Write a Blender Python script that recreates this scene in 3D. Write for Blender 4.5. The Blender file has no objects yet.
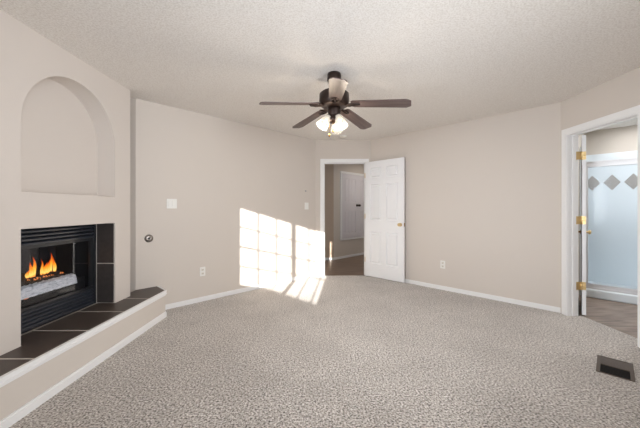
import bpy, bmesh, math, random
from mathutils import Vector, Matrix
random.seed(7)
C = bpy.context.scene.collection
SC = bpy.context.scene
PI = math.pi
R2 = math.sqrt(2)

# ------------------------------------------------------------------ camera, sky, sun, daylight, exposure
cam_data = bpy.data.cameras.new('camera')
cam_data.sensor_width = 36
cam_data.lens = 292.35 / 640 * 36
cam_data.shift_y = -5.14 / 640
cam_data.clip_start = 0.02
cam = bpy.data.objects.new('camera', cam_data)
cam.location = (0, 0, 1.2024)
cam.rotation_euler = (PI / 2, 0, 0)
C.objects.link(cam)
SC.camera = cam

world = bpy.data.worlds.new('sky')
SC.world = world
world.use_nodes = True
bgn = world.node_tree.nodes['Background']
bgn.inputs['Color'].default_value = (0.62, 0.78, 1.0, 1)
bgn.inputs['Strength'].default_value = 1.5

SUN_DIR = Vector((0.094, 1.0, -0.211)).normalized()
sd = bpy.data.lights.new('sun', 'SUN')
sd.energy = 14
sd.angle = math.radians(0.55)
sd.color = (1.0, 0.95, 0.88)
sun = bpy.data.objects.new('sun', sd)
sun.rotation_euler = SUN_DIR.to_track_quat('-Z', 'Y').to_euler()
sun.location = (-1, -6, 4)
C.objects.link(sun)


def area(name, loc, direction, sx, sy, power, color, spread=180):
    d = bpy.data.lights.new(name, 'AREA')
    d.shape = 'RECTANGLE'
    d.size, d.size_y = sx, sy
    d.energy = power
    d.spread = math.radians(spread)
    d.color = color
    o = bpy.data.objects.new(name, d)
    o.location = loc
    o.rotation_euler = Vector(direction).to_track_quat('-Z', 'Y').to_euler()
    C.objects.link(o)
    return o


# daylight of the two windows behind the camera (left) and an added fill light at an invented window (right)
area('window_daylight', (-0.95, 0.47, 1.37), (1, 1, -0.05), 1.5, 1.1, 21.5, (0.90, 0.945, 1.0), 85)
area('rear_fill_light', (1.74, -0.44, 1.35), (-1, 1, 0.16), 2.2, 1.45, 33, (0.90, 0.945, 1.0), 90)  # added fill light, hung in front of the opaque shade
area('bathroom_fill_light', (4.1, 3.0, 2.40), (0, 0, -1), 0.7, 0.7, 26, (0.98, 0.99, 1.0))  # unseen area light added to light the bathroom
area('shower_fill_light', (4.35, 4.0, 2.42), (0, 0, -1), 0.3, 0.3, 4, (0.98, 0.985, 1.0))  # unseen area light over the shower
area('hall_fill_light', (1.6, 6.9, 2.42), (0, 0, -1), 0.25, 0.25, 9, (1.0, 0.92, 0.83))  # unseen area light added to brighten the hall and closet

SC.view_settings.view_transform = 'Standard'
SC.view_settings.look = 'None'
SC.view_settings.gamma = 1
SC.view_settings.use_curve_mapping = False
SC.view_settings.exposure = 0.0

# ------------------------------------------------------------------ materials


def srgb(r, g, b):
    def f(c):
        c /= 255
        return c / 12.92 if c <= 0.04045 else ((c + 0.055) / 1.055) ** 2.4
    return (f(r), f(g), f(b), 1)


def mat(name, col, rough=0.6, metal=0.0, var=0.04, vscale=8, bump=0.0, bscale=40, spec=0.5, coat=0.0, bdist=0.002):
    m = bpy.data.materials.new(name)
    m.use_nodes = True
    nt = m.node_tree
    b = nt.nodes['Principled BSDF']
    b.inputs['Roughness'].default_value = rough
    b.inputs['Metallic'].default_value = metal
    b.inputs['Specular IOR Level'].default_value = spec
    b.inputs['Coat Weight'].default_value = coat
    tc = nt.nodes.new('ShaderNodeTexCoord')
    n = nt.nodes.new('ShaderNodeTexNoise')
    n.inputs['Scale'].default_value = vscale
    n.inputs['Detail'].default_value = 4
    nt.links.new(tc.outputs['Object'], n.inputs['Vector'])
    r = nt.nodes.new('ShaderNodeMix')
    r.data_type = 'RGBA'
    r.inputs['A'].default_value = tuple(c * (1 - var) for c in col[:3]) + (1,)
    r.inputs['B'].default_value = tuple(min(1, c * (1 + var)) for c in col[:3]) + (1,)
    nt.links.new(n.outputs['Fac'], r.inputs['Factor'])
    nt.links.new(r.outputs['Result'], b.inputs['Base Color'])
    if bump:
        n2 = nt.nodes.new('ShaderNodeTexNoise')
        n2.inputs['Scale'].default_value = bscale
        n2.inputs['Detail'].default_value = 3
        nt.links.new(tc.outputs['Object'], n2.inputs['Vector'])
        bp = nt.nodes.new('ShaderNodeBump')
        bp.inputs['Strength'].default_value = bump
        bp.inputs['Distance'].default_value = bdist
        nt.links.new(n2.outputs['Fac'], bp.inputs['Height'])
        nt.links.new(bp.outputs['Normal'], b.inputs['Normal'])
    return m


def ramp(nt, stops):
    r = nt.nodes.new('ShaderNodeValToRGB')
    e = r.color_ramp.elements
    while len(e) < len(stops):
        e.new(0.5)
    for k, (p, c) in enumerate(stops):
        e[k].position = p
        e[k].color = c
    return r


def mat_carpet():
    m = bpy.data.materials.new('beige_speckled_carpet')
    m.use_nodes = True
    nt = m.node_tree
    b = nt.nodes['Principled BSDF']
    b.inputs['Roughness'].default_value = 1.0
    b.inputs['Specular IOR Level'].default_value = 0.05
    b.inputs['Sheen Weight'].default_value = 0.6
    b.inputs['Sheen Roughness'].default_value = 0.45
    b.inputs['Sheen Tint'].default_value = (1.0, 0.97, 0.94, 1)
    tc = nt.nodes.new('ShaderNodeTexCoord')
    v = nt.nodes.new('ShaderNodeTexVoronoi')
    v.inputs['Scale'].default_value = 72
    n = nt.nodes.new('ShaderNodeTexNoise')
    n.inputs['Scale'].default_value = 82
    n.inputs['Detail'].default_value = 3
    n.inputs['Roughness'].default_value = 0.65
    w = nt.nodes.new('ShaderNodeTexNoise')
    w.inputs['Scale'].default_value = 2.2
    w.inputs['Detail'].default_value = 2
    for t in (v, n, w):
        nt.links.new(tc.outputs['Object'], t.inputs['Vector'])
    rp = ramp(nt, [(0.37, srgb(58, 50, 44)), (0.46, srgb(172, 163, 155)), (0.54, srgb(203, 195, 187)), (0.64, srgb(246, 241, 236))])
    nt.links.new(n.outputs['Fac'], rp.inputs['Fac'])
    rv = ramp(nt, [(0.0, (0.58, 0.57, 0.56, 1)), (0.3, (0.93, 0.93, 0.93, 1)), (0.6, (1, 1, 1, 1)), (1.0, (0.80, 0.78, 0.76, 1))])
    nt.links.new(v.outputs['Color'], rv.inputs['Fac'])
    rw = ramp(nt, [(0.36, (0.87, 0.865, 0.86, 1)), (0.62, (1, 1, 1, 1))])
    nt.links.new(w.outputs['Fac'], rw.inputs['Fac'])
    m1 = nt.nodes.new('ShaderNodeMix'); m1.data_type = 'RGBA'; m1.blend_type = 'MULTIPLY'; m1.inputs['Factor'].default_value = 1
    m2 = nt.nodes.new('ShaderNodeMix'); m2.data_type = 'RGBA'; m2.blend_type = 'MULTIPLY'; m2.inputs['Factor'].default_value = 1
    nt.links.new(rp.outputs['Color'], m1.inputs['A']); nt.links.new(rv.outputs['Color'], m1.inputs['B'])
    nt.links.new(m1.outputs['Result'], m2.inputs['A']); nt.links.new(rw.outputs['Color'], m2.inputs['B'])
    nt.links.new(m2.outputs['Result'], b.inputs['Base Color'])
    bp = nt.nodes.new('ShaderNodeBump')
    bp.inputs['Strength'].default_value = 0.7
    bp.inputs['Distance'].default_value = 0.009
    nt.links.new(n.outputs['Fac'], bp.inputs['Height'])
    nt.links.new(bp.outputs['Normal'], b.inputs['Normal'])
    return m


def mat_ceiling():
    m = bpy.data.materials.new('textured_white_ceiling')
    m.use_nodes = True
    nt = m.node_tree
    b = nt.nodes['Principled BSDF']
    b.inputs['Roughness'].default_value = 0.95
    b.inputs['Specular IOR Level'].default_value = 0.1
    tc = nt.nodes.new('ShaderNodeTexCoord')
    n = nt.nodes.new('ShaderNodeTexNoise')
    n.inputs['Scale'].default_value = 95
    n.inputs['Detail'].default_value = 3
    nt.links.new(tc.outputs['Object'], n.inputs['Vector'])
    rp = ramp(nt, [(0.34, srgb(228, 222, 215)), (0.5, srgb(240, 235, 229)), (0.66, srgb(248, 244, 239))])
    nt.links.new(n.outputs['Fac'], rp.inputs['Fac'])
    nt.links.new(rp.outputs['Color'], b.inputs['Base Color'])
    bp = nt.nodes.new('ShaderNodeBump')
    bp.inputs['Strength'].default_value = 0.5
    bp.inputs['Distance'].default_value = 0.003
    nt.links.new(n.outputs['Fac'], bp.inputs['Height'])
    nt.links.new(bp.outputs['Normal'], b.inputs['Normal'])
    return m


def mat_wood(name, c1, c2, rough=0.45, scale=(2, 30, 30), coat=0.0, rot=0.0):
    m = bpy.data.materials.new(name)
    m.use_nodes = True
    nt = m.node_tree
    b = nt.nodes['Principled BSDF']
    b.inputs['Roughness'].default_value = rough
    b.inputs['Coat Weight'].default_value = coat
    tc = nt.nodes.new('ShaderNodeTexCoord')
    mp = nt.nodes.new('ShaderNodeMapping')
    mp.inputs['Scale'].default_value = scale
    mp.inputs['Rotation'].default_value = (0, 0, rot)
    n = nt.nodes.new('ShaderNodeTexNoise')
    n.inputs['Scale'].default_value = 1.0
    n.inputs['Detail'].default_value = 5
    nt.links.new(tc.outputs['Object'], mp.inputs['Vector'])
    nt.links.new(mp.outputs['Vector'], n.inputs['Vector'])
    rp = ramp(nt, [(0.3, c1), (0.7, c2)])
    nt.links.new(n.outputs['Fac'], rp.inputs['Fac'])
    nt.links.new(rp.outputs['Color'], b.inputs['Base Color'])
    return m


def mat_glass(name, tint=(0.95, 0.97, 1.0, 1), refl=0.08, rough=0.02):
    m = bpy.data.materials.new(name)
    m.use_nodes = True
    nt = m.node_tree
    nt.nodes.remove(nt.nodes['Principled BSDF'])
    tr = nt.nodes.new('ShaderNodeBsdfTransparent')
    tr.inputs['Color'].default_value = tint
    gl = nt.nodes.new('ShaderNodeBsdfGlossy')
    gl.inputs['Roughness'].default_value = rough
    mx = nt.nodes.new('ShaderNodeMixShader')
    mx.inputs['Fac'].default_value = refl
    nt.links.new(tr.outputs[0], mx.inputs[1])
    nt.links.new(gl.outputs[0], mx.inputs[2])
    nt.links.new(mx.outputs[0], nt.nodes['Material Output'].inputs['Surface'])
    return m


def mat_flame():
    m = bpy.data.materials.new('orange_flame')
    m.use_nodes = True
    nt = m.node_tree
    nt.nodes.remove(nt.nodes['Principled BSDF'])
    tc = nt.nodes.new('ShaderNodeTexCoord')
    sx = nt.nodes.new('ShaderNodeSeparateXYZ')
    nt.links.new(tc.outputs['Generated'], sx.inputs[0])
    n = nt.nodes.new('ShaderNodeTexNoise')
    n.inputs['Scale'].default_value = 4
    nt.links.new(tc.outputs['Generated'], n.inputs['Vector'])
    a = nt.nodes.new('ShaderNodeMath'); a.operation = 'MULTIPLY_ADD'
    a.inputs[1].default_value = 0.35
    nt.links.new(n.outputs['Fac'], a.inputs[0]); nt.links.new(sx.outputs['Z'], a.inputs[2])
    rp = ramp(nt, [(0.12, srgb(255, 120, 25)), (0.35, srgb(255, 215, 110)), (0.62, srgb(255, 165, 45)), (1.0, srgb(235, 80, 15))])
    nt.links.new(a.outputs[0], rp.inputs['Fac'])
    em = nt.nodes.new('ShaderNodeEmission')
    em.inputs['Strength'].default_value = 1.7
    nt.links.new(rp.outputs['Color'], em.inputs['Color'])
    tr = nt.nodes.new('ShaderNodeBsdfTransparent')
    mx = nt.nodes.new('ShaderNodeMixShader')
    rf = ramp(nt, [(0.2, (0.0, 0.0, 0.0, 1)), (1.1, (0.55, 0.55, 0.55, 1))])
    nt.links.new(a.outputs[0], rf.inputs['Fac'])
    nt.links.new(rf.outputs['Color'], mx.inputs['Fac'])
    nt.links.new(em.outputs[0], mx.inputs[1]); nt.links.new(tr.outputs[0], mx.inputs[2])
    nt.links.new(mx.outputs[0], nt.nodes['Material Output'].inputs['Surface'])
    return m


def mat_emit(name, col, strength, base=(0.9, 0.88, 0.84, 1)):
    m = mat(name, base, rough=0.35)
    b = m.node_tree.nodes['Principled BSDF']
    b.inputs['Emission Color'].default_value = col
    b.inputs['Emission Strength'].default_value = strength
    return m


def mat_shade():
    m = mat_emit('lit_frosted_glass', (1.0, 0.92, 0.79, 1), 0.72, base=(0.10, 0.095, 0.085, 1))
    nt = m.node_tree
    tr = nt.nodes.new('ShaderNodeBsdfTransparent')
    tr.inputs['Color'].default_value = (1, 0.96, 0.9, 1)
    mx = nt.nodes.new('ShaderNodeMixShader')
    mx.inputs['Fac'].default_value = 0.38
    nt.links.new(nt.nodes['Principled BSDF'].outputs[0], mx.inputs[1])
    nt.links.new(tr.outputs[0], mx.inputs[2])
    nt.links.new(mx.outputs[0], nt.nodes['Material Output'].inputs['Surface'])
    return m


def mat_reflection():  # pale blue-grey streaks painted in place of a glass reflection
    m = bpy.data.materials.new('painted_pale_reflection')
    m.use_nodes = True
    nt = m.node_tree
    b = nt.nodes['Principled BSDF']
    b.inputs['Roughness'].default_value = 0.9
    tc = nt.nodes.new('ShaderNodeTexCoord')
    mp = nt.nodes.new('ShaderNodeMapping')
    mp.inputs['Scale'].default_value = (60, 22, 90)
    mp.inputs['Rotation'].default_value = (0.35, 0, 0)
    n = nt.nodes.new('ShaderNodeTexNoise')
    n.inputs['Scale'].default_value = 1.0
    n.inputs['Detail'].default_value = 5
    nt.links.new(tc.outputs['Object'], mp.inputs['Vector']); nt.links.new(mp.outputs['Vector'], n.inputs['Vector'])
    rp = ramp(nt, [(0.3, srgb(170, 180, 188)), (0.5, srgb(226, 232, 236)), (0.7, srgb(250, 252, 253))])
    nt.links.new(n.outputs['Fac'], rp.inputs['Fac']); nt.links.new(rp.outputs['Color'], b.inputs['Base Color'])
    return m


M = dict(
    wall=mat('beige_wall_paint', srgb(214, 205, 196), 0.85, var=0.012, vscale=3, bump=0.12, bscale=70, spec=0.2),
    breast=mat('pale_beige_wall_paint', srgb(213, 204, 196), 0.85, var=0.012, vscale=3, bump=0.12, bscale=70, spec=0.2),
    hallwall=mat('tan_hall_paint', srgb(212, 203, 193), 0.85, var=0.012, vscale=3, spec=0.2),
    hallshade=mat('shade_tinted_hall_paint', srgb(200, 178, 156), 0.85, var=0.012, vscale=3, spec=0.2),  # same hall paint, browner and darker to put shade into its colour
    bathwall=mat('beige_bathroom_paint', srgb(208, 200, 190), 0.85, var=0.012, vscale=3, spec=0.2),
    ceiling=mat_ceiling(),
    carpet=mat_carpet(),
    trim=mat('white_trim_paint', srgb(240, 239, 238), 0.4, var=0.008, spec=0.4),
    door=mat('white_door_paint', srgb(243, 243, 244), 0.38, var=0.006, spec=0.4),
    tile=mat('dark_brown_slate_tile', srgb(74, 64, 58), 0.42, var=0.22, vscale=14, bump=0.15, bscale=60, spec=0.45),
    walltile=mat('charcoal_slate_tile', srgb(66, 60, 58), 0.45, var=0.3, vscale=30, bump=0.15, bscale=60),
    grout=mat('pale_grout', srgb(206, 197, 188), 0.9, var=0.05, vscale=30),
    black=mat('black_painted_steel', srgb(26, 28, 32), 0.30, var=0.05, spec=0.8),
    louver=mat('satin_black_louver', srgb(44, 48, 56), 0.3, var=0.05, spec=0.8),
    firebox=mat('sooty_firebox_panel', srgb(34, 36, 42), 0.7, var=0.25, vscale=16),
    soot=mat('black_firebox_liner', srgb(16, 16, 18), 0.8, var=0.2, vscale=10),
    log=mat('charred_log', srgb(48, 38, 32), 0.95, var=0.5, vscale=35, bump=0.8, bscale=50, bdist=0.01),
    reflstrip=mat_reflection(),
    flame=mat_flame(),
    ember=mat_emit('glowing_ember', srgb(255, 150, 70), 0.9, base=(0.2, 0.05, 0.02, 1)),
    bronze=mat('dark_bronze_metal', srgb(48, 36, 31), 0.38, metal=0.55, var=0.1),
    blade=mat_wood('walnut_fan_blade', srgb(74, 59, 56), srgb(108, 91, 87), 0.42, (3, 38, 8)),
    shade=mat_shade(),
    bulb=mat_emit('lit_bulb', (1.0, 0.90, 0.75, 1), 1.3),
    brass=mat('polished_brass', srgb(228, 200, 146), 0.32, metal=0.85, var=0.05),
    oldbrass=mat('aged_brass', srgb(150, 112, 60), 0.28, metal=1.0, var=0.08),
    chrome=mat('brushed_chrome', srgb(222, 222, 224), 0.3, metal=0.4, var=0.03),
    nickel=mat('worn_nickel', srgb(150, 144, 138), 0.3, metal=0.9, var=0.08),
    darkhole=mat('dark_keyhole', srgb(20, 18, 18), 0.6),
    plastic=mat('white_plastic', srgb(236, 234, 229), 0.4, var=0.01),
    ivory=mat('warm_white_plastic', srgb(226, 219, 208), 0.45, var=0.01),
    slot=mat('dark_socket_slot', srgb(70, 66, 62), 0.6),
    brownmetal=mat('brown_enamelled_steel', srgb(86, 71, 58), 0.45, metal=0.2, var=0.08, vscale=30),
    ductdark=mat('dark_duct_opening', srgb(20, 16, 14), 0.9),
    hallfloor=mat_wood('dark_brown_wood_floor', srgb(112, 90, 74), srgb(150, 126, 106), 0.35, (3, 26, 10), rot=0.8),
    bathfloor=mat_wood('grey_brown_plank_vinyl', srgb(112, 96, 86), srgb(158, 140, 126), 0.45, (4, 22, 10), rot=-0.78),
    surround=mat('white_shower_acrylic', srgb(226, 233, 237), 0.35, var=0.01),
    accent=mat('grey_marble_accent_tile', srgb(160, 155, 150), 0.3, var=0.12, vscale=25),
    grey=mat('grey_vinyl_seal', srgb(150, 150, 152), 0.5),
    glass=mat_glass('clear_shower_glass', (0.955, 0.97, 0.98, 1), 0.018, 0.14),
    fireglass=mat_glass('smoked_fireplace_glass', (0.9, 0.9, 0.92, 1), 0.035, 0.03),
    pane=mat_glass('window_glass', (0.98, 0.99, 1, 1), 0.03, 0.01),
    closet=mat('white_closet_door_paint', srgb(222, 218, 222), 0.45, var=0.01),
)

# ------------------------------------------------------------------ building helpers


def bm_new():
    return bmesh.new()


def add_box(bm, lo, hi, mi=0):
    x0, y0, z0 = lo; x1, y1, z1 = hi
    v = [bm.verts.new(p) for p in ((x0, y0, z0), (x1, y0, z0), (x1, y1, z0), (x0, y1, z0), (x0, y0, z1), (x1, y0, z1), (x1, y1, z1), (x0, y1, z1))]
    for f in ((0, 3, 2, 1), (4, 5, 6, 7), (0, 1, 5, 4), (1, 2, 6, 5), (2, 3, 7, 6), (3, 0, 4, 7)):
        bm.faces.new([v[k] for k in f]).material_index = mi
    return v


def add_prism(bm, pts, z0, z1, mi=0):
    a = [bm.verts.new((x, y, z0)) for x, y in pts]
    b = [bm.verts.new((x, y, z1)) for x, y in pts]
    n = len(pts)
    fs = [bm.faces.new(list(reversed(a))), bm.faces.new(b)]
    for k in range(n):
        fs.append(bm.faces.new((a[k], a[(k + 1) % n], b[(k + 1) % n], b[k])))
    for f in fs:
        f.material_index = mi
    bmesh.ops.recalc_face_normals(bm, faces=fs)


def add_lathe(bm, prof, n=28, mat4=None, mi=0):
    """prof: (radius, z) list; open ends with radius 0 collapse to a point"""
    rings = []
    for r, z in prof:
        if r < 1e-6:
            rings.append([bm.verts.new((0, 0, z))])
        else:
            rings.append([bm.verts.new((r * math.cos(2 * PI * k / n), r * math.sin(2 * PI * k / n), z)) for k in range(n)])
    fs = []
    for a, b in zip(rings, rings[1:]):
        for k in range(n):
            k2 = (k + 1) % n
            if len(a) == 1 and len(b) == 1:
                continue
            if len(a) == 1:
                fs.append(bm.faces.new((a[0], b[k2], b[k])))
            elif len(b) == 1:
                fs.append(bm.faces.new((a[k], a[k2], b[0])))
            else:
                fs.append(bm.faces.new((a[k], a[k2], b[k2], b[k])))
    for f in fs:
        f.smooth = True; f.material_index = mi
    bmesh.ops.recalc_face_normals(bm, faces=fs)
    if mat4 is not None:
        bmesh.ops.transform(bm, matrix=mat4, verts=[v for r in rings for v in r])


def add_tube(bm, path, rad, n=10):
    pts = [Vector(p) for p in path]
    rings = []
    for i, p in enumerate(pts):
        d = (pts[min(i + 1, len(pts) - 1)] - pts[max(i - 1, 0)]).normalized()
        q = d.to_track_quat('Z', 'Y').to_matrix()
        r = rad[i] if isinstance(rad, (list, tuple)) else rad
        rings.append([bm.verts.new(p + q @ Vector((r * math.cos(2 * PI * k / n), r * math.sin(2 * PI * k / n), 0))) for k in range(n)])
    fs = []
    for a, b in zip(rings, rings[1:]):
        for k in range(n):
            fs.append(bm.faces.new((a[k], a[(k + 1) % n], b[(k + 1) % n], b[k])))
    fs.append(bm.faces.new(list(reversed(rings[0])))); fs.append(bm.faces.new(rings[-1]))
    for f in fs:
        f.smooth = True
    bmesh.ops.recalc_face_normals(bm, faces=fs)


def bevel(bm, w, seg=2, ang=0.6):
    bmesh.ops.remove_doubles(bm, verts=bm.verts, dist=1e-6)
    es = [e for e in bm.edges if len(e.link_faces) == 2 and e.calc_face_angle(0) > ang]
    bmesh.ops.bevel(bm, geom=es, offset=w, segments=seg, profile=0.5, affect='EDGES', clamp_overlap=True)


def obj(name, bm, m, parent=None, xf=None):
    """link a bmesh as ONE mesh object; xf = world->local matrix to apply to the vertices"""
    if xf is not None:
        bmesh.ops.transform(bm, matrix=xf, verts=bm.verts)
    me = bpy.data.meshes.new(name)
    bm.to_mesh(me); bm.free()
    for k in (m if isinstance(m, (list, tuple)) else [m]):
        me.materials.append(M[k])
    o = bpy.data.objects.new(name, me)
    C.objects.link(o)
    if parent is not None:
        o.parent = parent
    return o


def tag(o, label, cat, group=None, kind=None):
    if label: o['label'] = label
    if cat: o['category'] = cat
    if group: o['group'] = group
    if kind: o['kind'] = kind
    return o


def thing(name, label, cat, loc=(0, 0, 0), rz=0.0, group=None, kind=None):
    o = bpy.data.objects.new(name, None)
    o.empty_display_size = 0.1
    o.location = loc; o.rotation_euler = (0, 0, rz)
    C.objects.link(o)
    return tag(o, label, cat, group, kind)


def inv(o):
    return (Matrix.Translation(o.location) @ o.rotation_euler.to_matrix().to_4x4()).inverted()


def struct(name, bm, m, label, cat):
    return tag(obj(name, bm, m), label, cat, kind='structure')


def wallbox(bm, a, b, z0, z1, t, mi=0):
    """wall piece from a to b; thickness t to the RIGHT of the direction a->b"""
    a = Vector(a); b = Vector(b)
    d = (b - a).normalized(); n = Vector((d.y, -d.x)) * t
    add_prism(bm, [a, b, b + n, a + n], z0, z1, mi)


def copy_tree(o, parent=None):
    c = o.copy()
    C.objects.link(c)
    if parent is not None:
        c.parent = parent
    for ch in list(o.children):
        copy_tree(ch, c)
    return c


# ------------------------------------------------------------------ room dimensions
H = 2.44
FX = -1.979                       # front of the fireplace wall
aL = -5.34                        # left wall: X - Y
aR = 6.175                        # right wall: X + Y
D = 5.2585                        # entry wall
BX = 2.788                        # bathroom wall
XL, XR = D + aL, aR - D
RC = (BX, aR - BX)
PK = (-2.065, -2.065 - aL)        # where the left wall meets the fireplace pocket
WC = -0.58                        # rear window wall: X + Y
EO0, EO1, EH = 0.075, 0.812, 2.03     # entry opening
BO0, BO1, BH = 2.56, 3.285, 2.03      # bathroom opening
T = 0.115

# ------------------------------------------------------------------ floors and ceiling
b = bm_new()
add_prism(b, [(-2.7, 1.2), (-2.7, 3.30), (-2.09, 3.30), (XL - 0.01, D + 0.01), (EO0, D + 0.01), (EO0, D + 0.02), (EO1, D + 0.02), (EO1, D + 0.01), (XR + 0.01, D + 0.01),
              (BX + 0.01, RC[1] + 0.01), (BX + 0.01, BO1), (2.945, BO1), (2.945, BO0), (BX + 0.01, BO0), (BX + 0.01, 0.4), (0.9, -1.5), (-0.6, 0.0), (-2.29, 1.69)], -0.03, 0.0)
struct('floor', b, 'carpet', 'beige speckled cut pile carpet covering the bedroom floor', 'floor')
b = bm_new(); add_box(b, (-1.2, D + 0.02, -0.04), (2.6, 9.2, -0.004))
struct('floor_hall', b, 'hallfloor', 'dark brown wood floor of the hall beyond the open door', 'floor')
b = bm_new(); add_prism(b, [(2.945, 1.5), (6, 1.5), (6, 5.5), (3.0, 5.5), (2.945, 3.4)], -0.04, -0.004)
struct('floor_bathroom', b, 'bathfloor', 'grey brown plank floor of the bathroom', 'floor')
b = bm_new()
add_prism(b, [(-2.75, 1.6), (-2.75, 3.45), (-2.15, 3.5), (-1.2, 5.1), (-1.2, 9.2), (2.6, 9.2), (2.6, 6), (6, 6), (6, 1.4), (3.0, 1.4), (3.0, 0.4), (0.95, -1.62), (0.75, -1.45)], H, H + 0.1)
struct('ceiling', b, 'ceiling', 'off white knockdown textured ceiling above the whole room', 'ceiling')

# ------------------------------------------------------------------ walls
b = bm_new()
wallbox(b, (XL, D), PK, -0.02, H, T)
add_box(b, (-2.75, PK[1], -0.02), (PK[0], PK[1] + T, H))
add_box(b, (-2.75, 3.0, -0.02), (-2.5, PK[1] + T, H))
struct('wall_left', b, 'wall', 'long beige wall with the sunlit window patch', 'wall')
b = bm_new()
add_box(b, (XL - 0.08, D, -0.02), (EO0 - 0.02, D + T, H))
add_box(b, (EO1 + 0.02, D, -0.02), (XR + 0.08, D + T, H))
add_box(b, (EO0 - 0.02, D, EH + 0.02), (EO1 + 0.02, D + T, H))
struct('wall_entry', b, 'wall', 'short beige wall holding the open six panel door', 'wall')
b = bm_new()
wallbox(b, (XR, D), RC, -0.02, H, -T)
struct('wall_right', b, 'wall', 'blank beige wall between entry door and bathroom door', 'wall')
b = bm_new()
add_box(b, (BX, BO1 + 0.02, -0.02), (BX + T, RC[1] + 0.05, H))
add_box(b, (BX, 0.35, -0.02), (BX + T, BO0 - 0.02, H))
add_box(b, (BX, BO0 - 0.02, BH + 0.02), (BX + T, BO1 + 0.02, H))
struct('wall_bathroom', b, 'wall', 'beige wall holding the bathroom doorway', 'wall')

# fireplace wall with the arched niche and the firebox opening
NY0, NY1, NZ0 = 1.938, 2.822, 1.318
NR = (NY1 - NY0) / 2
NC = (NY0 + NY1) / 2
NZS = 2.238 - NR
OY0, OY1, OZ0, OZ1 = 1.935, 2.826, 0.20, 1.068


def temp_obj(bm):
    me = bpy.data.meshes.new('tmp'); bm.to_mesh(me); bm.free()
    o = bpy.data.objects.new('tmp', me); C.objects.link(o)
    return o


b = bm_new()
add_box(b, (-2.62, 1.705, -0.02), (FX, 3.05, H + 0.05))
body = temp_obj(b)
b = bm_new()
prof = [(NY0, NZ0), (NY1, NZ0)] + [(NC + NR * math.cos(PI * k / 40), NZS + NR * math.sin(PI * k / 40)) for k in range(41)]
fr = [b.verts.new((FX - 0.17, y, z)) for y, z in prof]
bk = [b.verts.new((FX + 0.1, y, z)) for y, z in prof]
b.faces.new(fr); b.faces.new(list(reversed(bk)))
for k in range(len(prof)):
    k2 = (k + 1) % len(prof)
    b.faces.new((fr[k2], fr[k], bk[k], bk[k2]))
bmesh.ops.recalc_face_normals(b, faces=b.faces)
cut1 = temp_obj(b)
b = bm_new(); add_box(b, (FX - 0.60, OY0, OZ0), (FX + 0.1, OY1, OZ1))
cut2 = temp_obj(b)
for c_ in (cut1, cut2):
    md = body.modifiers.new('b', 'BOOLEAN'); md.object = c_; md.operation = 'DIFFERENCE'; md.solver = 'EXACT'
md = body.modifiers.new('v', 'BEVEL'); md.width = 0.013; md.segments = 3; md.limit_method = 'ANGLE'; md.angle_limit = math.radians(35)
bpy.context.view_layer.update()
me = bpy.data.meshes.new_from_object(body.evaluated_get(bpy.context.evaluated_depsgraph_get()))
for o_ in (body, cut1, cut2):
    bpy.data.objects.remove(o_)
b = bm_new(); b.from_mesh(me)
for f in b.faces:
    f.smooth = f.calc_area() < 0.08
struct('wall_fireplace', b, 'breast', 'pale fireplace wall with arched niche above the firebox', 'wall')

# rear wall behind the camera with the two windows the sun comes through (muntin shadows on the left wall)
W1 = (-1.4635, -0.872); W2 = (-0.850, -0.37)
WZ0, WZ1 = 0.800, 1.935
b = bm_new()


def rw(x0, x1, z0, z1):
    wallbox(b, (x0, WC - x0), (x1, WC - x1), z0, z1, 0.05)


rw(-2.42, W1[0] - 0.02, -0.02, H); rw(W2[1] + 0.02, 0.95, -0.02, H)
rw(W1[0] - 0.02, W2[1] + 0.02, -0.02, WZ0 - 0.02); rw(W1[0] - 0.02, W2[1] + 0.02, WZ1 + 0.02, H)
struct('wall_rear', b, 'wall', 'beige wall behind the camera with two grid windows', 'wall')
b = bm_new()
wallbox(b, (0.86, -1.52), (BX + 0.08, 0.40), -0.02, H, T)
struct('wall_back', b, 'wall', 'beige wall closing the room behind the camera', 'wall')


def make_window(name, x0, x1, label, cols):
    r = thing(name, label, 'window', (x0, WC - x0, 0), -PI / 4, kind='structure')
    w = (x1 - x0) * R2
    fr_ = bm_new()
    for lo, hi in (((-0.02, -0.045, WZ0 - 0.02), (0.012, 0, WZ1 + 0.02)), ((w - 0.012, -0.045, WZ0 - 0.02), (w + 0.02, 0, WZ1 + 0.02)),
                   ((0.012, -0.045, WZ0 - 0.02), (w - 0.012, 0, WZ0 + 0.012)), ((0.012, -0.045, WZ1 - 0.012), (w - 0.012, 0, WZ1 + 0.02))):
        add_box(fr_, lo, hi)
    obj('window_frame', fr_, 'trim', r)
    mu = bm_new()
    for c in cols:
        add_box(mu, (c - 0.0085, -0.030, WZ0), (c + 0.0085, -0.014, WZ1))
    for k, hw in ((1, 0.0085), (2, 0.0105), (3, 0.0085)):
        z = WZ0 + (WZ1 - WZ0) * k / 4
        add_box(mu, (0, -0.034, z - hw), (w, -0.013, z + hw))
    obj('muntin_grid', mu, 'trim', r)
    g = bm_new(); add_box(g, (0.0, -0.025, WZ0), (w, -0.021, WZ1))
    obj('pane', g, 'pane', r)


make_window('window_1', W1[0], W1[1], 'white grid window nearer the fireplace, behind the camera', [0.279, 0.558])
make_window('window_2', W2[0], W2[1], 'white grid window farther from the fireplace, behind the camera', [0.272, 0.544])

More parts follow.
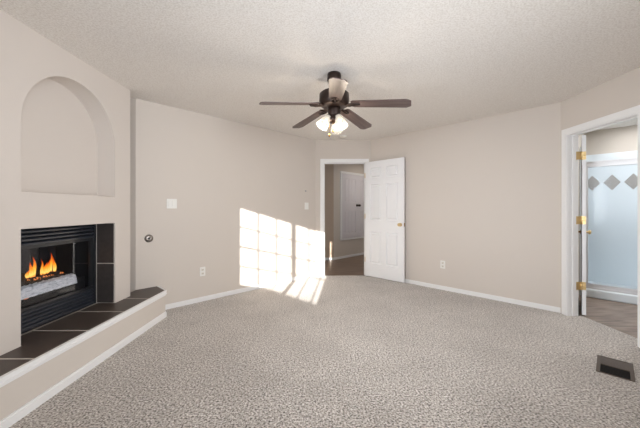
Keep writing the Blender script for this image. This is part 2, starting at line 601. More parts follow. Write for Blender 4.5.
# added unseen window behind the camera, opaque shade drawn, dressing the fill light
w3 = thing('added_window', 'added wide window behind the camera with an opaque white shade drawn', 'window', (1.84, -0.54, 0), PI / 4 + PI, kind='structure')
b = bm_new()
for lo, hi in (((-1.18, -0.022, 0.53), (-1.11, 0.001, 2.17)), ((1.11, -0.022, 0.53), (1.18, 0.001, 2.17)), ((-1.11, -0.022, 2.10), (1.11, 0.001, 2.17)), ((-1.11, -0.03, 0.53), (1.11, 0.001, 0.60))):
    add_box(b, lo, hi)
obj('window_frame', b, 'trim', w3)
b = bm_new(); add_box(b, (-1.10, -0.012, 0.62), (1.10, -0.008, 2.08)); add_box(b, (-1.10, -0.018, 0.605), (1.10, -0.004, 0.625)); add_tube(b, [(-1.10, -0.03, 2.075), (1.10, -0.03, 2.075)], 0.02, 14)
obj('added_roller_shade', b, 'plastic', w3)

# ------------------------------------------------------------------ hall and bathroom shells
HC = (0.32, 6.87)
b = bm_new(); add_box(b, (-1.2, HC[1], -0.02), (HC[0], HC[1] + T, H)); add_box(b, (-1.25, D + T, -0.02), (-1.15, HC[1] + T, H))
struct('wall_hall_left', b, 'hallshade', 'hall wall with shade tinted into its paint, seen through the open entry door', 'wall')
b = bm_new(); wallbox(b, (2.3, HC[1] + 1.98), HC, -0.02, H, T)
struct('wall_hall_back', b, 'hallwall', 'angled tan hall wall around the white closet', 'wall')
b = bm_new(); add_box(b, (2.3, 4.1, -0.02), (2.42, 9.0, H))
struct('wall_hall_right', b, 'hallwall', 'tan hall wall hidden behind the entry door', 'wall')
SHL, SHR = -0.46, 1.30            # X - Y of the two shower end walls
SHF, SHB = 7.63, 8.98             # X + Y of the shower front and back wall


def diag(s, d):
    return ((s + d) / 2, (s - d) / 2)


b = bm_new()
wallbox(b, diag(SHB, SHL - 0.2), diag(SHB, SHR + 0.6), -0.02, H, -T)
struct('wall_bathroom_back', b, 'bathwall', 'beige bathroom wall above the white shower surround', 'wall')
b = bm_new(); wallbox(b, diag(6.30, SHL), diag(SHB + 0.1, SHL), -0.02, H, -0.08)
struct('wall_bathroom_left', b, 'bathwall', 'beige bathroom wall behind the open bathroom door', 'wall')
b = bm_new(); add_box(b, (5.85, 1.5, -0.02), (5.95, 5.5, H)); add_box(b, (2.9, 1.5, -0.02), (5.95, 1.6, H)); wallbox(b, diag(SHF, SHR), diag(SHB + 0.3, SHR), -0.02, H, 0.08)
struct('wall_bathroom_right', b, 'bathwall', 'beige bathroom wall out of view past the doorway', 'wall')

# ------------------------------------------------------------------ trim: baseboards and door casings
BBH = 0.058


def baseboard(name, a, c, label):
    """a->c with the room on the left"""
    b = bm_new()
    wallbox(b, a, c, 0.0, BBH - 0.012, -0.013)
    wallbox(b, a, c, BBH - 0.012, BBH, -0.009)
    struct(name, b, 'trim', label, 'baseboard')


baseboard('baseboard_left', (XL, D), (-1.89, -1.89 - aL), 'white baseboard along the sunlit long wall')
baseboard('baseboard_right', RC, (XR, D), 'white baseboard along the blank wall between the doors')
baseboard('baseboard_entry', (0.0, D), (XL, D), 'short white baseboard at the light switch corner')
baseboard('baseboard_hall', (2.2, HC[1] + 1.88), HC, 'white baseboard under the hall closet')
baseboard('baseboard_hall_left', HC, (-1.1, HC[1]), 'white baseboard on the sunlit end of the hall')


def casing(name, xf, o0, o1, h, label, wl=0.066, wr=0.066, jamb=True):
    """door casing in a local frame: x along the wall, -y towards the room"""
    b = bm_new()
    for t0, t1, ins in ((-0.013, 0.0, 0.0), (-0.019, -0.013, 0.012)):
        add_box(b, (o0 - wl + ins * 0.6, t0, 0), (o0 - 0.005 - ins, t1, h + 0.005 + ins))
        add_box(b, (o1 + 0.005 + ins, t0, 0), (o1 + wr - ins * 0.6, t1, h + 0.005 + ins))
        add_box(b, (o0 - wl + ins * 0.6, t0, h + 0.005 + ins), (o1 + wr - ins * 0.6, t1, h + wl - ins * 0.6))
    if jamb:
        add_box(b, (o0 - 0.02, 0, 0), (o0, T, h)); add_box(b, (o1, 0, 0), (o1 + 0.02, T, h)); add_box(b, (o0 - 0.02, 0, h), (o1 + 0.02, T, h + 0.02))
        add_box(b, (o0, 0.045, 0), (o0 + 0.011, 0.08, h - 0.011)); add_box(b, (o1 - 0.011, 0.045, 0), (o1, 0.08, h - 0.011)); add_box(b, (o0, 0.045, h - 0.011), (o1, 0.08, h))
    o = struct(name, b, 'trim', label, 'door frame')
    o.matrix_world = xf
    return o


casing('trim_1', Matrix.Translation((0, D, 0)), EO0, EO1, EH, 'white door casing around the hall doorway', wl=0.07)
# bathroom: local x runs along -Y, local -y points to -X
casing('trim_2', Matrix.Translation((BX, 0, 0)) @ Matrix.Rotation(-PI / 2, 4, 'Z'), -BO1, -BO0, BH, 'white door casing around the bathroom doorway', wl=0.075, wr=0.075)


# ------------------------------------------------------------------ six panel doors
def panel_slab(bm, x0, x1, z0, z1, t, panels, depth=0.017):
    xs = sorted({x0, x1} | {p[0] for p in panels} | {p[1] for p in panels})
    zs = sorted({z0, z1} | {p[2] for p in panels} | {p[3] for p in panels})
    for side in (0, 1):
        Y = lambda d: d if side == 0 else t - d
        def quad(c):
            v = [bm.verts.new(p) for p in c]
            bm.faces.new(v if side == 0 else list(reversed(v)))
        for i in range(len(xs) - 1):
            for j in range(len(zs) - 1):
                a, c, e, f = xs[i], xs[i + 1], zs[j], zs[j + 1]
                if any(p[0] <= a + 1e-6 and c - 1e-6 <= p[1] and p[2] <= e + 1e-6 and f - 1e-6 <= p[3] for p in panels):
                    continue
                quad([(a, Y(0), e), (c, Y(0), e), (c, Y(0), f), (a, Y(0), f)])
        for (a, c, e, f) in panels:
            rings = []
            for ins, d in ((0, 0), (0.010, depth), (0.020, depth), (0.036, 0.002)):
                rings.append([(a + ins, Y(d), e + ins), (c - ins, Y(d), e + ins), (c - ins, Y(d), f - ins), (a + ins, Y(d), f - ins)])
            for r, s in zip(rings, rings[1:]):
                for k in range(4):
                    quad([r[k], r[(k + 1) % 4], s[(k + 1) % 4], s[k]])
            quad(rings[-1])
    for c in ([(x0, 0, z0), (x0, 0, z1), (x0, t, z1), (x0, t, z0)], [(x1, 0, z0), (x1, t, z0), (x1, t, z1), (x1, 0, z1)],
              [(x0, 0, z0), (x0, t, z0), (x1, t, z0), (x1, 0, z0)], [(x0, 0, z1), (x1, 0, z1), (x1, t, z1), (x0, t, z1)]):
        bm.faces.new([bm.verts.new(p) for p in c])
    bmesh.ops.remove_doubles(bm, verts=bm.verts, dist=1e-5)


def six_panels(w):
    s = 0.105; mid = 0.10
    pw = (w - 2 * s - mid) / 2
    out = []
    for k in (0, 1):
        a = s + k * (pw + mid)
        for z0, z1 in ((0.245, 0.80), (1.01, 1.635), (1.745, 1.925)):
            out.append((a, a + pw, z0, z1))
    return out


def knob(bm, x, y, z, sgn, proj=0.062):
    s = proj / 0.062
    m4 = Matrix.Translation((x, y, z)) @ Matrix.Rotation(PI / 2 * sgn, 4, 'X')
    add_lathe(bm, [(0, 0), (0.031, 0.0), (0.031, 0.005), (0.013, 0.010 * s), (0.011, 0.028 * s), (0.020, 0.034 * s), (0.027, 0.044 * s), (0.026, 0.054 * s), (0.016, 0.062 * s), (0, 0.063 * s)], 24, m4)


DW = 0.757
d1 = thing('door_1', 'white six panel entry door standing open against the wall', 'door', (0.812, 5.240, 0), math.radians(-44.6), kind='structure')
b = bm_new(); panel_slab(b, 0.0, DW, 0.012, 2.035, 0.035, six_panels(DW))
obj('door_leaf', b, 'door', d1)
b = bm_new(); knob(b, DW - 0.062, 0.0, 0.945, 1)
obj('door_knob', b, 'brass', d1)['label'] = 'brass knob on the room side'
b = bm_new(); knob(b, DW - 0.062, 0.035, 0.945, -1, 0.038)
obj('door_knob', b, 'oldbrass', d1)['label'] = 'brass knob on the wall side'
b = bm_new(); add_box(b, (DW, 0.006, 0.915), (DW + 0.0015, 0.029, 0.975))
obj('latch_plate', b, 'oldbrass', d1)
for z in (0.30, 1.07, 1.80):
    b = bm_new(); add_lathe(b, [(0, -0.045), (0.006, -0.045), (0.006, 0.045), (0, 0.045)], 12, Matrix.Translation((-0.004, -0.004, z)))
    obj('hinge', b, 'brass', d1)

DW2 = 0.71
BA = math.radians(48.9)
d2 = thing('door_2', 'white bathroom door swung open, seen along its hinge edge', 'door', (2.975, 3.268, 0), BA, kind='structure')
b = bm_new(); panel_slab(b, 0.0, DW2, 0.012, 2.03, 0.035, six_panels(DW2))
obj('door_leaf', b, 'door', d2)
b = bm_new(); knob(b, DW2 - 0.062, 0.0, 0.905, 1)
obj('door_knob', b, 'brass', d2)['label'] = 'gold knob facing the bathroom'
b = bm_new(); knob(b, DW2 - 0.062, 0.035, 0.905, -1, 0.05)
obj('door_knob', b, 'oldbrass', d2)['label'] = 'dark knob behind the door'
for z in (0.337, 1.075, 1.80):
    b = bm_new()
    add_lathe(b, [(0, -0.047), (0.0065, -0.047), (0.0065, 0.047), (0, 0.047)], 12, Matrix.Translation((2.932, 3.280, z)))
    add_box(b, (2.875, BO1 - 0.003, z - 0.045), (2.93, BO1, z + 0.045))
    xi = inv(d2)
    bmesh.ops.transform(b, matrix=xi, verts=b.verts)
    add_box(b, (-0.0025, 0.001, z - 0.045), (0.0, 0.034, z + 0.045))
    add_tube(b, [(-0.045, 0.017, z), (-0.002, 0.017, z)], 0.006, 8)
    for q in (-0.03, 0.0, 0.03):
        add_lathe(b, [(0.004, 0), (0.004, 0.0012), (0, 0.002)], 8, Matrix.Translation((-0.0025, 0.010 if q else 0.024, z + q)) @ Matrix.Rotation(-PI / 2, 4, 'Y'))
    obj('hinge', b, 'brass', d2)

# ------------------------------------------------------------------ fireplace: hearth, tile lining, insert
IX = -2.157                       # face of the insert
HX = -1.724                       # hearth body front (moulding stands proud to -1.709)
HT = 0.295
YT = 3.258; YN = 2 * 2.38 - 3.258
hearth = thing('fireplace_hearth', 'raised hearth of dark brown tiles with white moulding below the firebox', 'hearth', (-1.95, 2.38, 0))
xi = inv(hearth)


def hpoly(f, z0, z1, bmx, back=None, wall=0.0):
    """hearth outline with its front at X=f and two 45 degree ends"""
    t = 0.1855
    py = PK[1] - 0.002
    pts = [(f, YN), (f, YT), (f - t, YT + t), (-2.063, py), (-2.063, 3.052), (FX + 0.001, 3.052), (FX + 0.001, 1.703), (-2.063, 1.703), (-2.063, 4.76 - py), (f - t, YN - t)]
    add_prism(bmx, pts, z0, z1)


b = bm_new(); hpoly(HX, 0.0, HT - 0.012, b)
obj('hearth_base', b, 'wall', hearth, xi)
# tile top: grout bed with tiles laid on it
b = bm_new()
hpoly(HX, HT - 0.012, HT - 0.001, b)
add_box(b, (-2.15, OY0 + 0.004, OZ0 + 0.001), (FX + 0.0005, OY1 - 0.004, HT - 0.001))
for f in b.faces:
    f.material_index = 1
lines = [1.37, 1.77, 2.18, 2.583, 2.958, 3.36]
g = 0.0075
inner = -2.136
for y0, y1 in zip(lines, lines[1:]):
    a, c = y0 + g, y1 - g
    if y1 > YT:                   # end tile beside the pocket
        pts = [(HX + 0.006, a), (HX + 0.006, YT - 0.004), (HX - 0.181, YT + 0.183), (-2.058, PK[1] - 0.004), (-2.058, 3.056), (FX + 0.004, 3.056), (FX + 0.004, a)]
    elif y0 < YN:
        pts = [(HX + 0.006, c), (FX + 0.004, c), (FX + 0.004, 1.699), (-2.058, 1.699), (-2.058, 4.764 - PK[1]), (HX - 0.181, YN - 0.183), (HX + 0.006, YN + 0.004)]
    elif y1 > OY1:                # tile that runs past the end of the recess
        pts = [(HX + 0.006, a), (HX + 0.006, c), (FX + 0.004, c), (FX + 0.004, OY1 - 0.007), (inner, OY1 - 0.007), (inner, a)]
    elif y0 < OY0:
        pts = [(HX + 0.006, a), (HX + 0.006, c), (inner, c), (inner, OY0 + 0.007), (FX + 0.004, OY0 + 0.007), (FX + 0.004, a)]
    else:
        pts = [(HX + 0.006, a), (HX + 0.006, c), (inner, c), (inner, a)]
    add_prism(b, pts, HT - 0.006, HT)
obj('tile_top', b, ['tile', 'grout'], hearth, xi)
# white moulding along the top edge and white baseboard along the foot
b = bm_new()


def band(front, z0, z1):
    t = 0.1865
    k = 0.41 * (front - HX)
    add_prism(b, [(HX, YN - 0), (front, YN - k), (front, YT + k), (HX - t, YT + t + 2 * k + 0.0), (HX - t - 0.01, YT + t - 0.012), (HX - 0.006, YT - 0.004), (HX - 0.006, YN)], z0, z1)


band(-1.709, HT - 0.014, HT + 0.001)
band(-1.714, HT - 0.028, HT - 0.014)
band(-1.709, HT - 0.040, HT - 0.028)
band(-1.717, HT - 0.054, HT - 0.040)
obj('edge_moulding', b, 'trim', hearth, xi)
b = bm_new(); band(-1.711, 0.0, 0.048); band(-1.716, 0.048, 0.060)
obj('foot_moulding', b, 'trim', hearth, xi)

# dark tile lining of the recess sides and head
b = bm_new()
t0 = 0.006
for (ya, yb) in ((OY1 - t0, OY1 - 0.0005),):
    add_box(b, (IX - 0.01, ya + 0.003, HT), (-1.992, yb, OZ1 - 0.002), 1)
    for z0, z1 in ((HT + 0.004, 0.672), (0.681, OZ1 - 0.006)):
        add_box(b, (IX + 0.006, ya - 0.001, z0), (-1.992, yb - 0.001, z1), 0)
for (ya, yb) in ((OY0 + 0.0005, OY0 + t0),):
    add_box(b, (IX - 0.01, ya, HT), (-1.992, yb - 0.003, OZ1 - 0.002), 1)
    for z0, z1 in ((HT + 0.004, 0.672), (0.681, OZ1 - 0.006)):
        add_box(b, (IX + 0.006, ya + 0.001, z0), (-1.992, yb + 0.001, z1), 0)
struct('trim_3', b, ['walltile', 'grout'], 'charcoal tiles lining the sides of the firebox recess', 'tile surround')

ins = thing('fireplace_insert', 'black louvred gas fireplace insert with a lit fire behind glass', 'fireplace', (-2.3, 2.38, HT), 0)
xi = inv(ins)
IY0, IY1 = OY0 + 0.010, OY1 - 0.010
IZ0, IZ1 = HT + 0.002, OZ1 - 0.004
b = bm_new()
add_box(b, (IX - 0.03, IY0, IZ0), (IX, IY0 + 0.028, IZ1)); add_box(b, (IX - 0.03, IY1 - 0.028, IZ0), (IX, IY1, IZ1))
add_box(b, (IX - 0.03, IY0, IZ1 - 0.010), (IX, IY1, IZ1)); add_box(b, (IX - 0.03, IY0, IZ0), (IX - 0.002, IY1, IZ0 + 0.012))
add_box(b, (IX - 0.028, IY0 + 0.02, 0.905), (IX - 0.004, IY1 - 0.02, 0.93)); add_box(b, (IX - 0.028, IY0 + 0.02, 0.452), (IX - 0.004, IY1 - 0.02, 0.475))
add_box(b, (IX - 0.026, IY0 + 0.028, 0.475), (IX - 0.010, IY0 + 0.062, 0.905)); add_box(b, (IX - 0.026, IY1 - 0.062, 0.475), (IX - 0.010, IY1 - 0.028, 0.905))
obj('frame', b, 'black', ins, xi)


def louver(z, h=0.026):
    b = bm_new()
    v = []
    prof_ = [(IX - 0.028, z + h), (IX - 0.006, z + h * 0.72), (IX + 0.0, z + h * 0.45), (IX - 0.002, z), (IX - 0.006, z), (IX - 0.008, z + h * 0.5), (IX - 0.03, z + h * 0.85)]
    a = [b.verts.new((x, IY0 + 0.026, zz)) for x, zz in prof_]
    c = [b.verts.new((x, IY1 - 0.026, zz)) for x, zz in prof_]
    b.faces.new(a); b.faces.new(list(reversed(c)))
    for k in range(len(prof_)):
        b.faces.new((a[k], c[k], c[(k + 1) % len(prof_)], a[(k + 1) % len(prof_)]))
    bmesh.ops.recalc_face_normals(b, faces=b.faces)
    obj('louver', b, 'louver', ins, xi)


for k in range(4):
    louver(0.932 + k * 0.031)
for k in range(5):
    louver(0.309 + k * 0.029)
b = bm_new()   # firebox liner: back, sides, floor, roof
X0, X1 = -2.55, IX - 0.031
for lo, hi in (((X0 - 0.01, IY0, 0.30), (X0, IY1, IZ1)), ((X0, IY0, 0.30), (X1, IY0 + 0.01, IZ1)), ((X0, IY1 - 0.01, 0.30), (X1, IY1, IZ1)), ((X0, IY0, 0.295), (X1, IY1, 0.30)), ((X0, IY0, IZ1 - 0.01), (X1, IY1, IZ1)),
               ((X0, IY0, 0.90), (X1, IY1, 0.91)), ((X0, IY0, 0.44), (X1, IY1, 0.45))):
    add_box(b, lo, hi)
obj('firebox', b, 'soot', ins, xi)
b = bm_new()
y = IY0 + 0.02
while y < IY1 - 0.06:
    add_box(b, (X0 + 0.002, y, 0.46), (X0 + 0.016, y + 0.075, 0.89)); y += 0.085
obj('back_panel', b, 'firebox', ins, xi)
b = bm_new(); add_box(b, (IX - 0.022, IY0 + 0.05, 0.47), (IX - 0.019, IY1 - 0.05, 0.91))
obj('glass_panel', b, 'fireglass', ins, xi)
# pale jagged strip standing in for a reflection in the fireplace glass
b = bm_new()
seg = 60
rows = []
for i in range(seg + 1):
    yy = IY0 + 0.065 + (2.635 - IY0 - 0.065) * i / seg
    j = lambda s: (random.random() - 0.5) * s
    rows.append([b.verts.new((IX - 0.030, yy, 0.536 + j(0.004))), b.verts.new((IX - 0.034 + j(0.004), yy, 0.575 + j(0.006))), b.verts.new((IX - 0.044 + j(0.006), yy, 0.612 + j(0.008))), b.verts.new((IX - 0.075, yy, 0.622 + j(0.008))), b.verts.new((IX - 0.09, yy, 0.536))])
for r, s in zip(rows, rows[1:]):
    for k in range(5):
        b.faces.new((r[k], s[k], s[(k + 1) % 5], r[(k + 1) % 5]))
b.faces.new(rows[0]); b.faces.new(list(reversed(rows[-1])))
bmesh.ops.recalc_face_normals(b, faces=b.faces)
obj('reflection_strip', b, 'reflstrip', ins, xi)
b = bm_new(); add_box(b, (X0, IY0 + 0.02, 0.45), (IX - 0.09, IY1 - 0.02, 0.56))
obj('burner_tray', b, 'soot', ins, xi)
# logs
for (p0, p1, r) in (((-2.29, 2.06, 0.595), (-2.27, 2.60, 0.600), 0.036), ((-2.40, 2.10, 0.60), (-2.38, 2.66, 0.605), 0.04), ((-2.26, 2.20, 0.635), (-2.40, 2.36, 0.66), 0.026), ((-2.40, 2.42, 0.66), (-2.27, 2.54, 0.632), 0.025)):
    b = bm_new()
    a, c = Vector(p0), Vector(p1)
    path = [a.lerp(c, t / 8) + Vector((random.uniform(-.004, .004), 0, random.uniform(-.004, .004))) for t in range(9)]
    add_tube(b, path, [r * random.uniform(0.86, 1.08) for _ in range(9)], 12)
    obj('log', b, 'log', ins, xi)


def flame(y, h, w, x=-2.31, z=0.655, lean=0.0):
    b = bm_new()
    n, mseg = 10, 9
    rings = []
    ph = random.random() * 6
    for i in range(mseg):
        t = i / (mseg - 1)
        r = w * (0.45 + 0.9 * t - 0 if t < 0.25 else 0.72 * (1 - t) ** 0.85 + 0.0) if t < 1 else 0
        r = w * max(0.0, math.sin(PI * min(1, (t + 0.22) / 1.22)) ** 0.9 * (1 - t) ** 0.35)
        cy = y + lean * t * t + 0.010 * math.sin(ph + 5 * t) * t
        cx = x + 0.006 * math.cos(ph + 4 * t) * t
        if r < 1e-4:
            rings.append([b.verts.new((cx, cy, z + h * t))])
        else:
            rings.append([b.verts.new((cx + 0.55 * r * math.cos(2 * PI * k / n), cy + r * math.sin(2 * PI * k / n), z + h * t)) for k in range(n)])
    for a, c in zip(rings, rings[1:]):
        for k in range(n):
            k2 = (k + 1) % n
            f = b.faces.new((a[k], a[k2], c[0]) if len(c) == 1 else (a[k], a[k2], c[k2], c[k]))
            f.smooth = True
    b.faces.new(list(reversed(rings[0])))
    bmesh.ops.recalc_face_normals(b, faces=b.faces)
    obj('flame', b, 'flame', ins, xi)


for (px, h, w, lean) in ((27.5, 0.07, 0.017, 0.004), (31, 0.125, 0.020, 0.008), (34, 0.165, 0.017, -0.004), (41.5, 0.13, 0.013, 0.0), (44.5, 0.10, 0.018, 0.01), (48, 0.115, 0.022, 0.0), (51, 0.175, 0.016, -0.006), (54.5, 0.13, 0.017, 0.003)):
    flame(2.31 * 292.35 / (320 - px), h, w, lean=lean)
b = bm_new()
for k in range(46):
    yy = random.uniform(2.28, 2.60); rr = random.uniform(0.003, 0.006)
    bmesh.ops.create_icosphere(b, subdivisions=1, radius=rr, matrix=Matrix.Translation((random.uniform(-2.30, -2.265), yy, 0.632 + random.uniform(0, 0.014))))
o = obj('ember', b, 'ember', ins, xi); o['kind'] = 'stuff'
b = bm_new(); spot_y = 2.19 * 292.35 / (320 - 28)
bmesh.ops.create_icosphere(b, subdivisions=2, radius=1.0, matrix=Matrix.Translation((-2.205, spot_y, 0.546 - 0.012)) @ Matrix.Diagonal((0.008, 0.022, 0.010, 1)))  # small orange ellipsoid low behind the glass, in the ember material
obj('orange_spot', b, 'ember', ins, xi)

# ------------------------------------------------------------------ ceiling fan
FC = (0.130, 2.68)
fan = thing('ceiling_fan', 'five bladed dark walnut ceiling fan with three lit glass shades', 'ceiling fan', (FC[0], FC[1], 0), 0)
b = bm_new(); add_lathe(b, [(0, 2.44), (0.060, 2.44), (0.064, 2.425), (0.064, 2.375), (0.056, 2.358), (0.03, 2.35), (0, 2.35)], 32)
obj('ceiling_mount', b, 'bronze', fan)
b = bm_new(); add_lathe(b, [(0, 2.352), (0.014, 2.352), (0.014, 2.272), (0, 2.272)], 16)
obj('downrod', b, 'bronze', fan)
b = bm_new(); add_lathe(b, [(0, 2.285), (0.05, 2.285), (0.115, 2.268), (0.136, 2.25), (0.138, 2.185), (0.128, 2.150), (0.105, 2.135), (0.06, 2.128), (0, 2.128)], 40)
obj('motor_housing', b, 'bronze', fan)
b = bm_new(); add_lathe(b, [(0, 2.13), (0.058, 2.13), (0.060, 2.10), (0.052, 2.06), (0.050, 2.035), (0.062, 2.025), (0.055, 2.00), (0.03, 1.985), (0, 1.98)], 32)
obj('switch_housing', b, 'bronze', fan)
BZ = 2.150
for k, ang in enumerate((-90, -18, 54, 126, 198)):
    a = math.radians(ang)
    droop = Matrix.Translation((0.13, 0, BZ)) @ Matrix.Rotation(math.radians(5.8), 4, 'Y') @ Matrix.Translation((-0.13, 0, 0))
    pitch = droop @ Matrix.Rotation(math.radians(-10), 4, 'X')
    b = bm_new()
    out = [(0.160, -0.042), (0.180, -0.054), (0.635, -0.068), (0.655, -0.058), (0.677, -0.042), (0.677, 0.042), (0.655, 0.058), (0.635, 0.068), (0.180, 0.054), (0.160, 0.042)]
    add_prism(b, out, -0.003, 0.003)
    bmesh.ops.transform(b, matrix=pitch, verts=b.verts)
    bl = obj('blade', b, 'blade', fan)
    bl.rotation_euler = (0, 0, a)
    b = bm_new()
    for sg in (-1, 1):
        add_tube(b, [(0.085, 0.0, BZ - 0.005), (0.115, sg * 0.012, BZ - 0.012), (0.14, sg * 0.026, BZ - 0.012), (0.165, sg * 0.034, BZ - 0.010 + sg * 0.004), (0.215, sg * 0.024, BZ - 0.015 + sg * 0.004), (0.235, 0, BZ - 0.017)], [0.012, 0.009, 0.008, 0.008, 0.007, 0.005], 8)
    add_tube(b, [(0.085, 0.0, BZ - 0.005), (0.15, 0.0, BZ - 0.014), (0.235, 0, BZ - 0.017)], [0.012, 0.008, 0.006], 8)
    obj('blade_arm', b, 'bronze', bl)
SHADE = [(0.020, 0.0), (0.026, -0.004), (0.032, -0.03), (0.044, -0.070), (0.055, -0.105), (0.060, -0.125), (0.057, -0.125), (0.051, -0.102), (0.041, -0.068), (0.028, -0.03), (0.020, -0.006)]
for ang, tilt in ((203, 36), (-52, 24), (75, 36)):
    a = math.radians(ang)
    m4 = Matrix.Rotation(a, 4, 'Z') @ Matrix.Translation((0.052, 0, 2.045)) @ Matrix.Rotation(math.radians(-tilt), 4, 'Y')
    b = bm_new()
    add_tube(b, [m4.inverted() @ (Matrix.Rotation(a, 4, 'Z') @ Vector((0.025, 0, 2.045))), (0.0, 0, 0.008), (0, 0, -0.004)], 0.011, 10)
    add_lathe(b, [(0, 0.012), (0.020, 0.010), (0.026, -0.004), (0.024, -0.012), (0, -0.012)], 20)
    bmesh.ops.transform(b, matrix=m4, verts=b.verts)
    obj('lamp_arm', b, 'bronze', fan)
    b = bm_new(); add_lathe(b, SHADE + [SHADE[0]], 30)
    bmesh.ops.transform(b, matrix=m4, verts=b.verts)
    sh = obj('lamp_shade', b, 'shade', fan)
    b = bm_new(); add_lathe(b, [(0, -0.012), (0.011, -0.02), (0.013, -0.035), (0.020, -0.055), (0.018, -0.070), (0.010, -0.080), (0, -0.082)], 18)
    bmesh.ops.transform(b, matrix=m4, verts=b.verts)
    obj('bulb', b, 'bulb', sh)
    pl = bpy.data.lights.new('bulb_light', 'POINT')
    pl.energy = 12; pl.color = (1.0, 0.91, 0.80); pl.shadow_soft_size = 0.03
    po = bpy.data.objects.new('bulb_light', pl); C.objects.link(po); po.parent = fan
    po.location = m4 @ Vector((0, 0, -0.105))
for (dx, dy, zl) in ((-0.045, -0.02, 1.885), (-0.012, -0.055, 1.915)):
    b = bm_new()
    add_tube(b, [(dx, dy, 2.03), (dx, dy, zl)], 0.0016, 6)
    add_lathe(b, [(0, zl + 0.004), (0.006, zl), (0.008, zl - 0.018), (0.004, zl - 0.03), (0, zl - 0.031)], 12, Matrix.Translation((dx, dy, 0)))
    obj('pull_chain', b, 'oldbrass', fan)

# ------------------------------------------------------------------ small fittings on walls and ceiling


def on_left(x):
    return (x, x - aL)


def plate(bm, w, h, t=0.006, cx=0.0, cz=0.0):
    b2 = bm_new(); add_box(b2, (cx - w / 2, -t, cz - h / 2), (cx + w / 2, 0, cz + h / 2)); bevel(b2, 0.002, 2)
    me = bpy.data.meshes.new('t'); b2.to_mesh(me); b2.free(); bm.from_mesh(me); bpy.data.meshes.remove(me)


x, y = on_left(-1.797)
t = thing('switch_plate', 'square white double switch plate high on the wall past the fireplace', 'light switch', (x, y, 1.265), PI / 4)
b = bm_new(); plate(b, 0.116, 0.116); obj('plate', b, 'plastic', t)
for s in (-0.023, 0.023):
    b = bm_new(); v = add_box(b, (s - 0.0165, -0.010, -0.033), (s + 0.0165, -0.005, 0.033)); v[0].co.y -= 0.004; v[1].co.y -= 0.004
    obj('rocker', b, 'plastic', t)
x, y = on_left(-1.972)
t = thing('gas_valve_plate', 'round chrome gas key valve on the wall above the hearth end', 'gas valve', (x, y, 0.862), PI / 4)
b = bm_new(); add_lathe(b, [(0.012, 0.012), (0.016, 0.014), (0.024, 0.012), (0.040, 0.006), (0.046, 0.0), (0.012, 0.0)], 32, Matrix.Rotation(PI / 2, 4, 'X')); obj('rosette', b, 'nickel', t)
b = bm_new(); add_lathe(b, [(0, 0.004), (0.012, 0.004), (0.0125, 0.0)], 20, Matrix.Rotation(PI / 2, 4, 'X')); add_box(b, (-0.004, -0.010, -0.004), (0.004, -0.003, 0.004)); obj('keyhole', b, 'darkhole', t)


def outlet(x, y, z, rz, label, group):
    t = thing('wall_outlet', label, 'outlet', (x, y, z), rz, group)
    b = bm_new(); plate(b, 0.072, 0.116); obj('plate', b, 'plastic', t)
    for dz in (-0.024, 0.024):
        b = bm_new(); add_box(b, (-0.017, -0.0085, dz - 0.014), (0.017, -0.005, dz + 0.014)); bevel(b, 0.003, 2)
        so = obj('socket', b, 'ivory', t)
        b = bm_new(); add_box(b, (-0.008, -0.009, dz - 0.004), (-0.005, -0.0083, dz + 0.006)); add_box(b, (0.005, -0.009, dz - 0.004), (0.008, -0.0083, dz + 0.006)); add_box(b, (-0.002, -0.009, dz - 0.011), (0.002, -0.0083, dz - 0.007))
        obj('slot', b, 'slot', so)
    return t


x, y = on_left(-1.531)
outlet(x, y, 0.386, PI / 4, 'white duplex outlet low on the long wall left of the sun patch', 'wall outlets')
outlet(1.827, aR - 1.827, 0.375, -PI / 4, 'white duplex outlet low on the wall right of the open door', 'wall outlets')
x, y = on_left(-0.236)
t = thing('light_switch', 'small white switch plate just above the sun patch beside the doorway', 'light switch', (x, y, 1.252), PI / 4)
b = bm_new(); plate(b, 0.090, 0.120); obj('plate', b, 'plastic', t)
b = bm_new(); v = add_box(b, (-0.017, -0.011, -0.033), (0.017, -0.005, 0.033)); v[0].co.y -= 0.003; v[1].co.y -= 0.003; obj('rocker', b, 'plastic', t)
x, y = on_left(-0.252)
b = bm_new(); add_lathe(b, [(0, 0.016), (0.009, 0.014), (0.013, 0.0), (0, 0.0)], 16, Matrix.Rotation(PI / 2, 4, 'X'))
t = tag(obj('wall_hook', b, 'grey'), 'tiny grey wall hook above the light switch near the doorway', 'hook'); t.location = (x, y, 1.513); t.rotation_euler = (0, 0, PI / 4)
t = thing('smoke_detector', 'round white smoke detector on the ceiling before the entry door', 'smoke detector', (0.393, 4.98, H))
b = bm_new(); add_lathe(b, [(0, 0), (0.066, 0), (0.066, -0.010), (0, -0.010)], 32); obj('base', b, 'plastic', t)
b = bm_new(); add_lathe(b, [(0.060, -0.010), (0.058, -0.026), (0.046, -0.034), (0.0, -0.036)], 32); obj('cover', b, 'ivory', t)

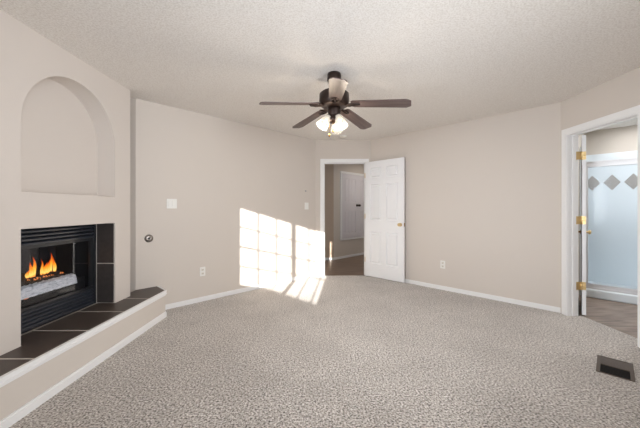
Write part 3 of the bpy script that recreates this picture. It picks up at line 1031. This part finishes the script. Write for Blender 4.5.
# ------------------------------------------------------------------ floor register (long side runs at 45 degrees)
vc = (2.231, 2.212)
reg = thing('floor_register', 'brown metal floor register set in the carpet', 'floor vent', (vc[0], vc[1], 0), math.radians(-45))
HW, HL = 0.10, 0.165              # half sizes across (local x) and along (local y)
b = bm_new()
add_box(b, (-HW, -HL, 0.0), (-HW + 0.022, HL, 0.006)); add_box(b, (HW - 0.022, -HL, 0.0), (HW, HL, 0.006))
add_box(b, (-HW + 0.022, -HL, 0.0), (HW - 0.022, -HL + 0.004, 0.006)); add_box(b, (-HW + 0.022, HL - 0.012, 0.0), (HW - 0.022, HL, 0.006))
obj('frame', b, 'brownmetal', reg)
b = bm_new(); add_box(b, (-HW + 0.022, -HL + 0.004, 0.0002), (HW - 0.022, HL - 0.012, 0.0012)); obj('duct_opening', b, 'ductdark', reg)
b = bm_new(); add_box(b, (-HW + 0.022, -0.004, 0.001), (HW - 0.022, 0.004, 0.006)); obj('centre_bar', b, 'brownmetal', reg)
for k in range(9):
    yy = 0.012 + k * 0.0155
    b = bm_new(); v = add_box(b, (-HW + 0.022, yy - 0.006, 0.0045), (HW - 0.022, yy + 0.008, 0.0058)); obj('louver', b, 'brownmetal', reg)
for k in range(6):
    yy = -0.028 - k * 0.022
    b = bm_new(); v = add_box(b, (-HW + 0.022, yy - 0.0012, 0.0015), (HW - 0.022, yy + 0.0012, 0.0055)); obj('louver', b, 'ductdark', reg)

# ------------------------------------------------------------------ hall closet
cl = thing('hall_closet', 'white double door closet built into the angled hall wall', 'closet', (0.486, 0.486 + 6.55, 0), PI / 4)
b = bm_new()
CW = 1.33
add_box(b, (0, -0.02, 0.44), (0.05, 0, 2.115)); add_box(b, (CW - 0.05, -0.02, 0.44), (CW, 0, 2.115))
add_box(b, (0.05, -0.02, 2.065), (CW - 0.05, 0, 2.115)); add_box(b, (0.05, -0.02, 0.44), (CW - 0.05, 0, 0.48))
obj('frame', b, 'trim', cl)
dw = (CW - 0.10) / 2 - 0.004
for s in (0, 1):
    b = bm_new()
    pan = []
    for k in (0, 1):
        a = 0.085 + k * (dw - 0.17 + 0.08) / 2
        wpan = (dw - 0.17 - 0.08) / 2
        pan += [(a, a + wpan, 0.60, 1.16), (a, a + wpan, 1.36, 1.95)]
    panel_slab(b, 0, dw, 0.484, 2.06, 0.02, pan, 0.014)
    bmesh.ops.translate(b, vec=(0.052 + s * (dw + 0.004), -0.022, 0), verts=b.verts)
    dr = obj('door', b, 'closet', cl)
    b = bm_new(); kx = 0.052 + dw - 0.045 if s == 0 else 0.052 + dw + 0.049
    knob(b, kx, -0.022, 1.29, 1, 0.045)
    obj('knob', b, 'bronze', dr)

# ------------------------------------------------------------------ shower
sh = thing('shower_enclosure', 'white shower stall with framed glass door and grey diamond tiles', 'shower', (*diag(SHF, 0.3), 0), -PI / 4)
# local x runs along (1,-1), local -y faces the doorway
L0 = (SHL - 0.3) / R2 + 0.005; L1 = (SHR - 0.3) / R2 - 0.005
DP = (SHB - SHF) / R2
b = bm_new(); add_box(b, (L0, 0, -0.004), (L1, 0.10, 0.115)); bevel(b, 0.02, 3); obj('curb', b, 'surround', sh)
b = bm_new(); add_box(b, (L0, 0.10, -0.004), (L1, DP - 0.005, 0.05)); obj('base', b, 'surround', sh)
b = bm_new()
add_box(b, (L0, DP - 0.02, 0.05), (L1, DP - 0.004, 2.06)); add_box(b, (L0, 0.02, 0.05), (L0 + 0.012, DP - 0.02, 2.06)); add_box(b, (L1 - 0.012, 0.02, 0.05), (L1, DP - 0.02, 2.06))
obj('wall_surround', b, 'surround', sh)
for k in range(6):
    cx = -0.437 + 0.222 * k
    u = cx
    b = bm_new(); q = 0.106
    add_prism(b, [(u - 0.094, 0), (u, -0.120), (u + 0.094, 0), (u, 0.120)], 0, 0.005)
    bmesh.ops.transform(b, matrix=Matrix.Translation((0, DP - 0.0205, 1.608)) @ Matrix.Rotation(PI / 2, 4, 'X'), verts=b.verts)
    obj('accent_tile', b, 'accent', sh)
b = bm_new()
add_box(b, (L0 + 0.012, 0.015, 1.77), (L1 - 0.012, 0.075, 1.79)); add_box(b, (L0 + 0.012, 0.02, 1.79), (L1 - 0.012, 0.07, 1.83)); add_box(b, (L0 + 0.012, 0.012, 1.83), (L1 - 0.012, 0.075, 1.845))
obj('top_rail', b, 'chrome', sh)
b = bm_new(); add_box(b, (L0 + 0.012, 0.02, 0.115), (L1 - 0.012, 0.075, 0.14)); add_box(b, (L0 + 0.012, 0.03, 0.14), (L1 - 0.012, 0.065, 0.185)); obj('bottom_rail', b, 'chrome', sh)
b = bm_new(); add_box(b, (L0 + 0.012, 0.02, 0.185), (L0 + 0.085, 0.07, 1.77)); obj('side_jamb', b, 'chrome', sh)
b = bm_new(); add_box(b, (L0 + 0.085, 0.034, 0.185), (0.55, 0.040, 1.77)); obj('glass_panel', b, 'glass', sh)
b = bm_new(); add_box(b, (0.50, 0.052, 0.185), (L1 - 0.012, 0.058, 1.77)); obj('glass_panel', b, 'glass', sh)
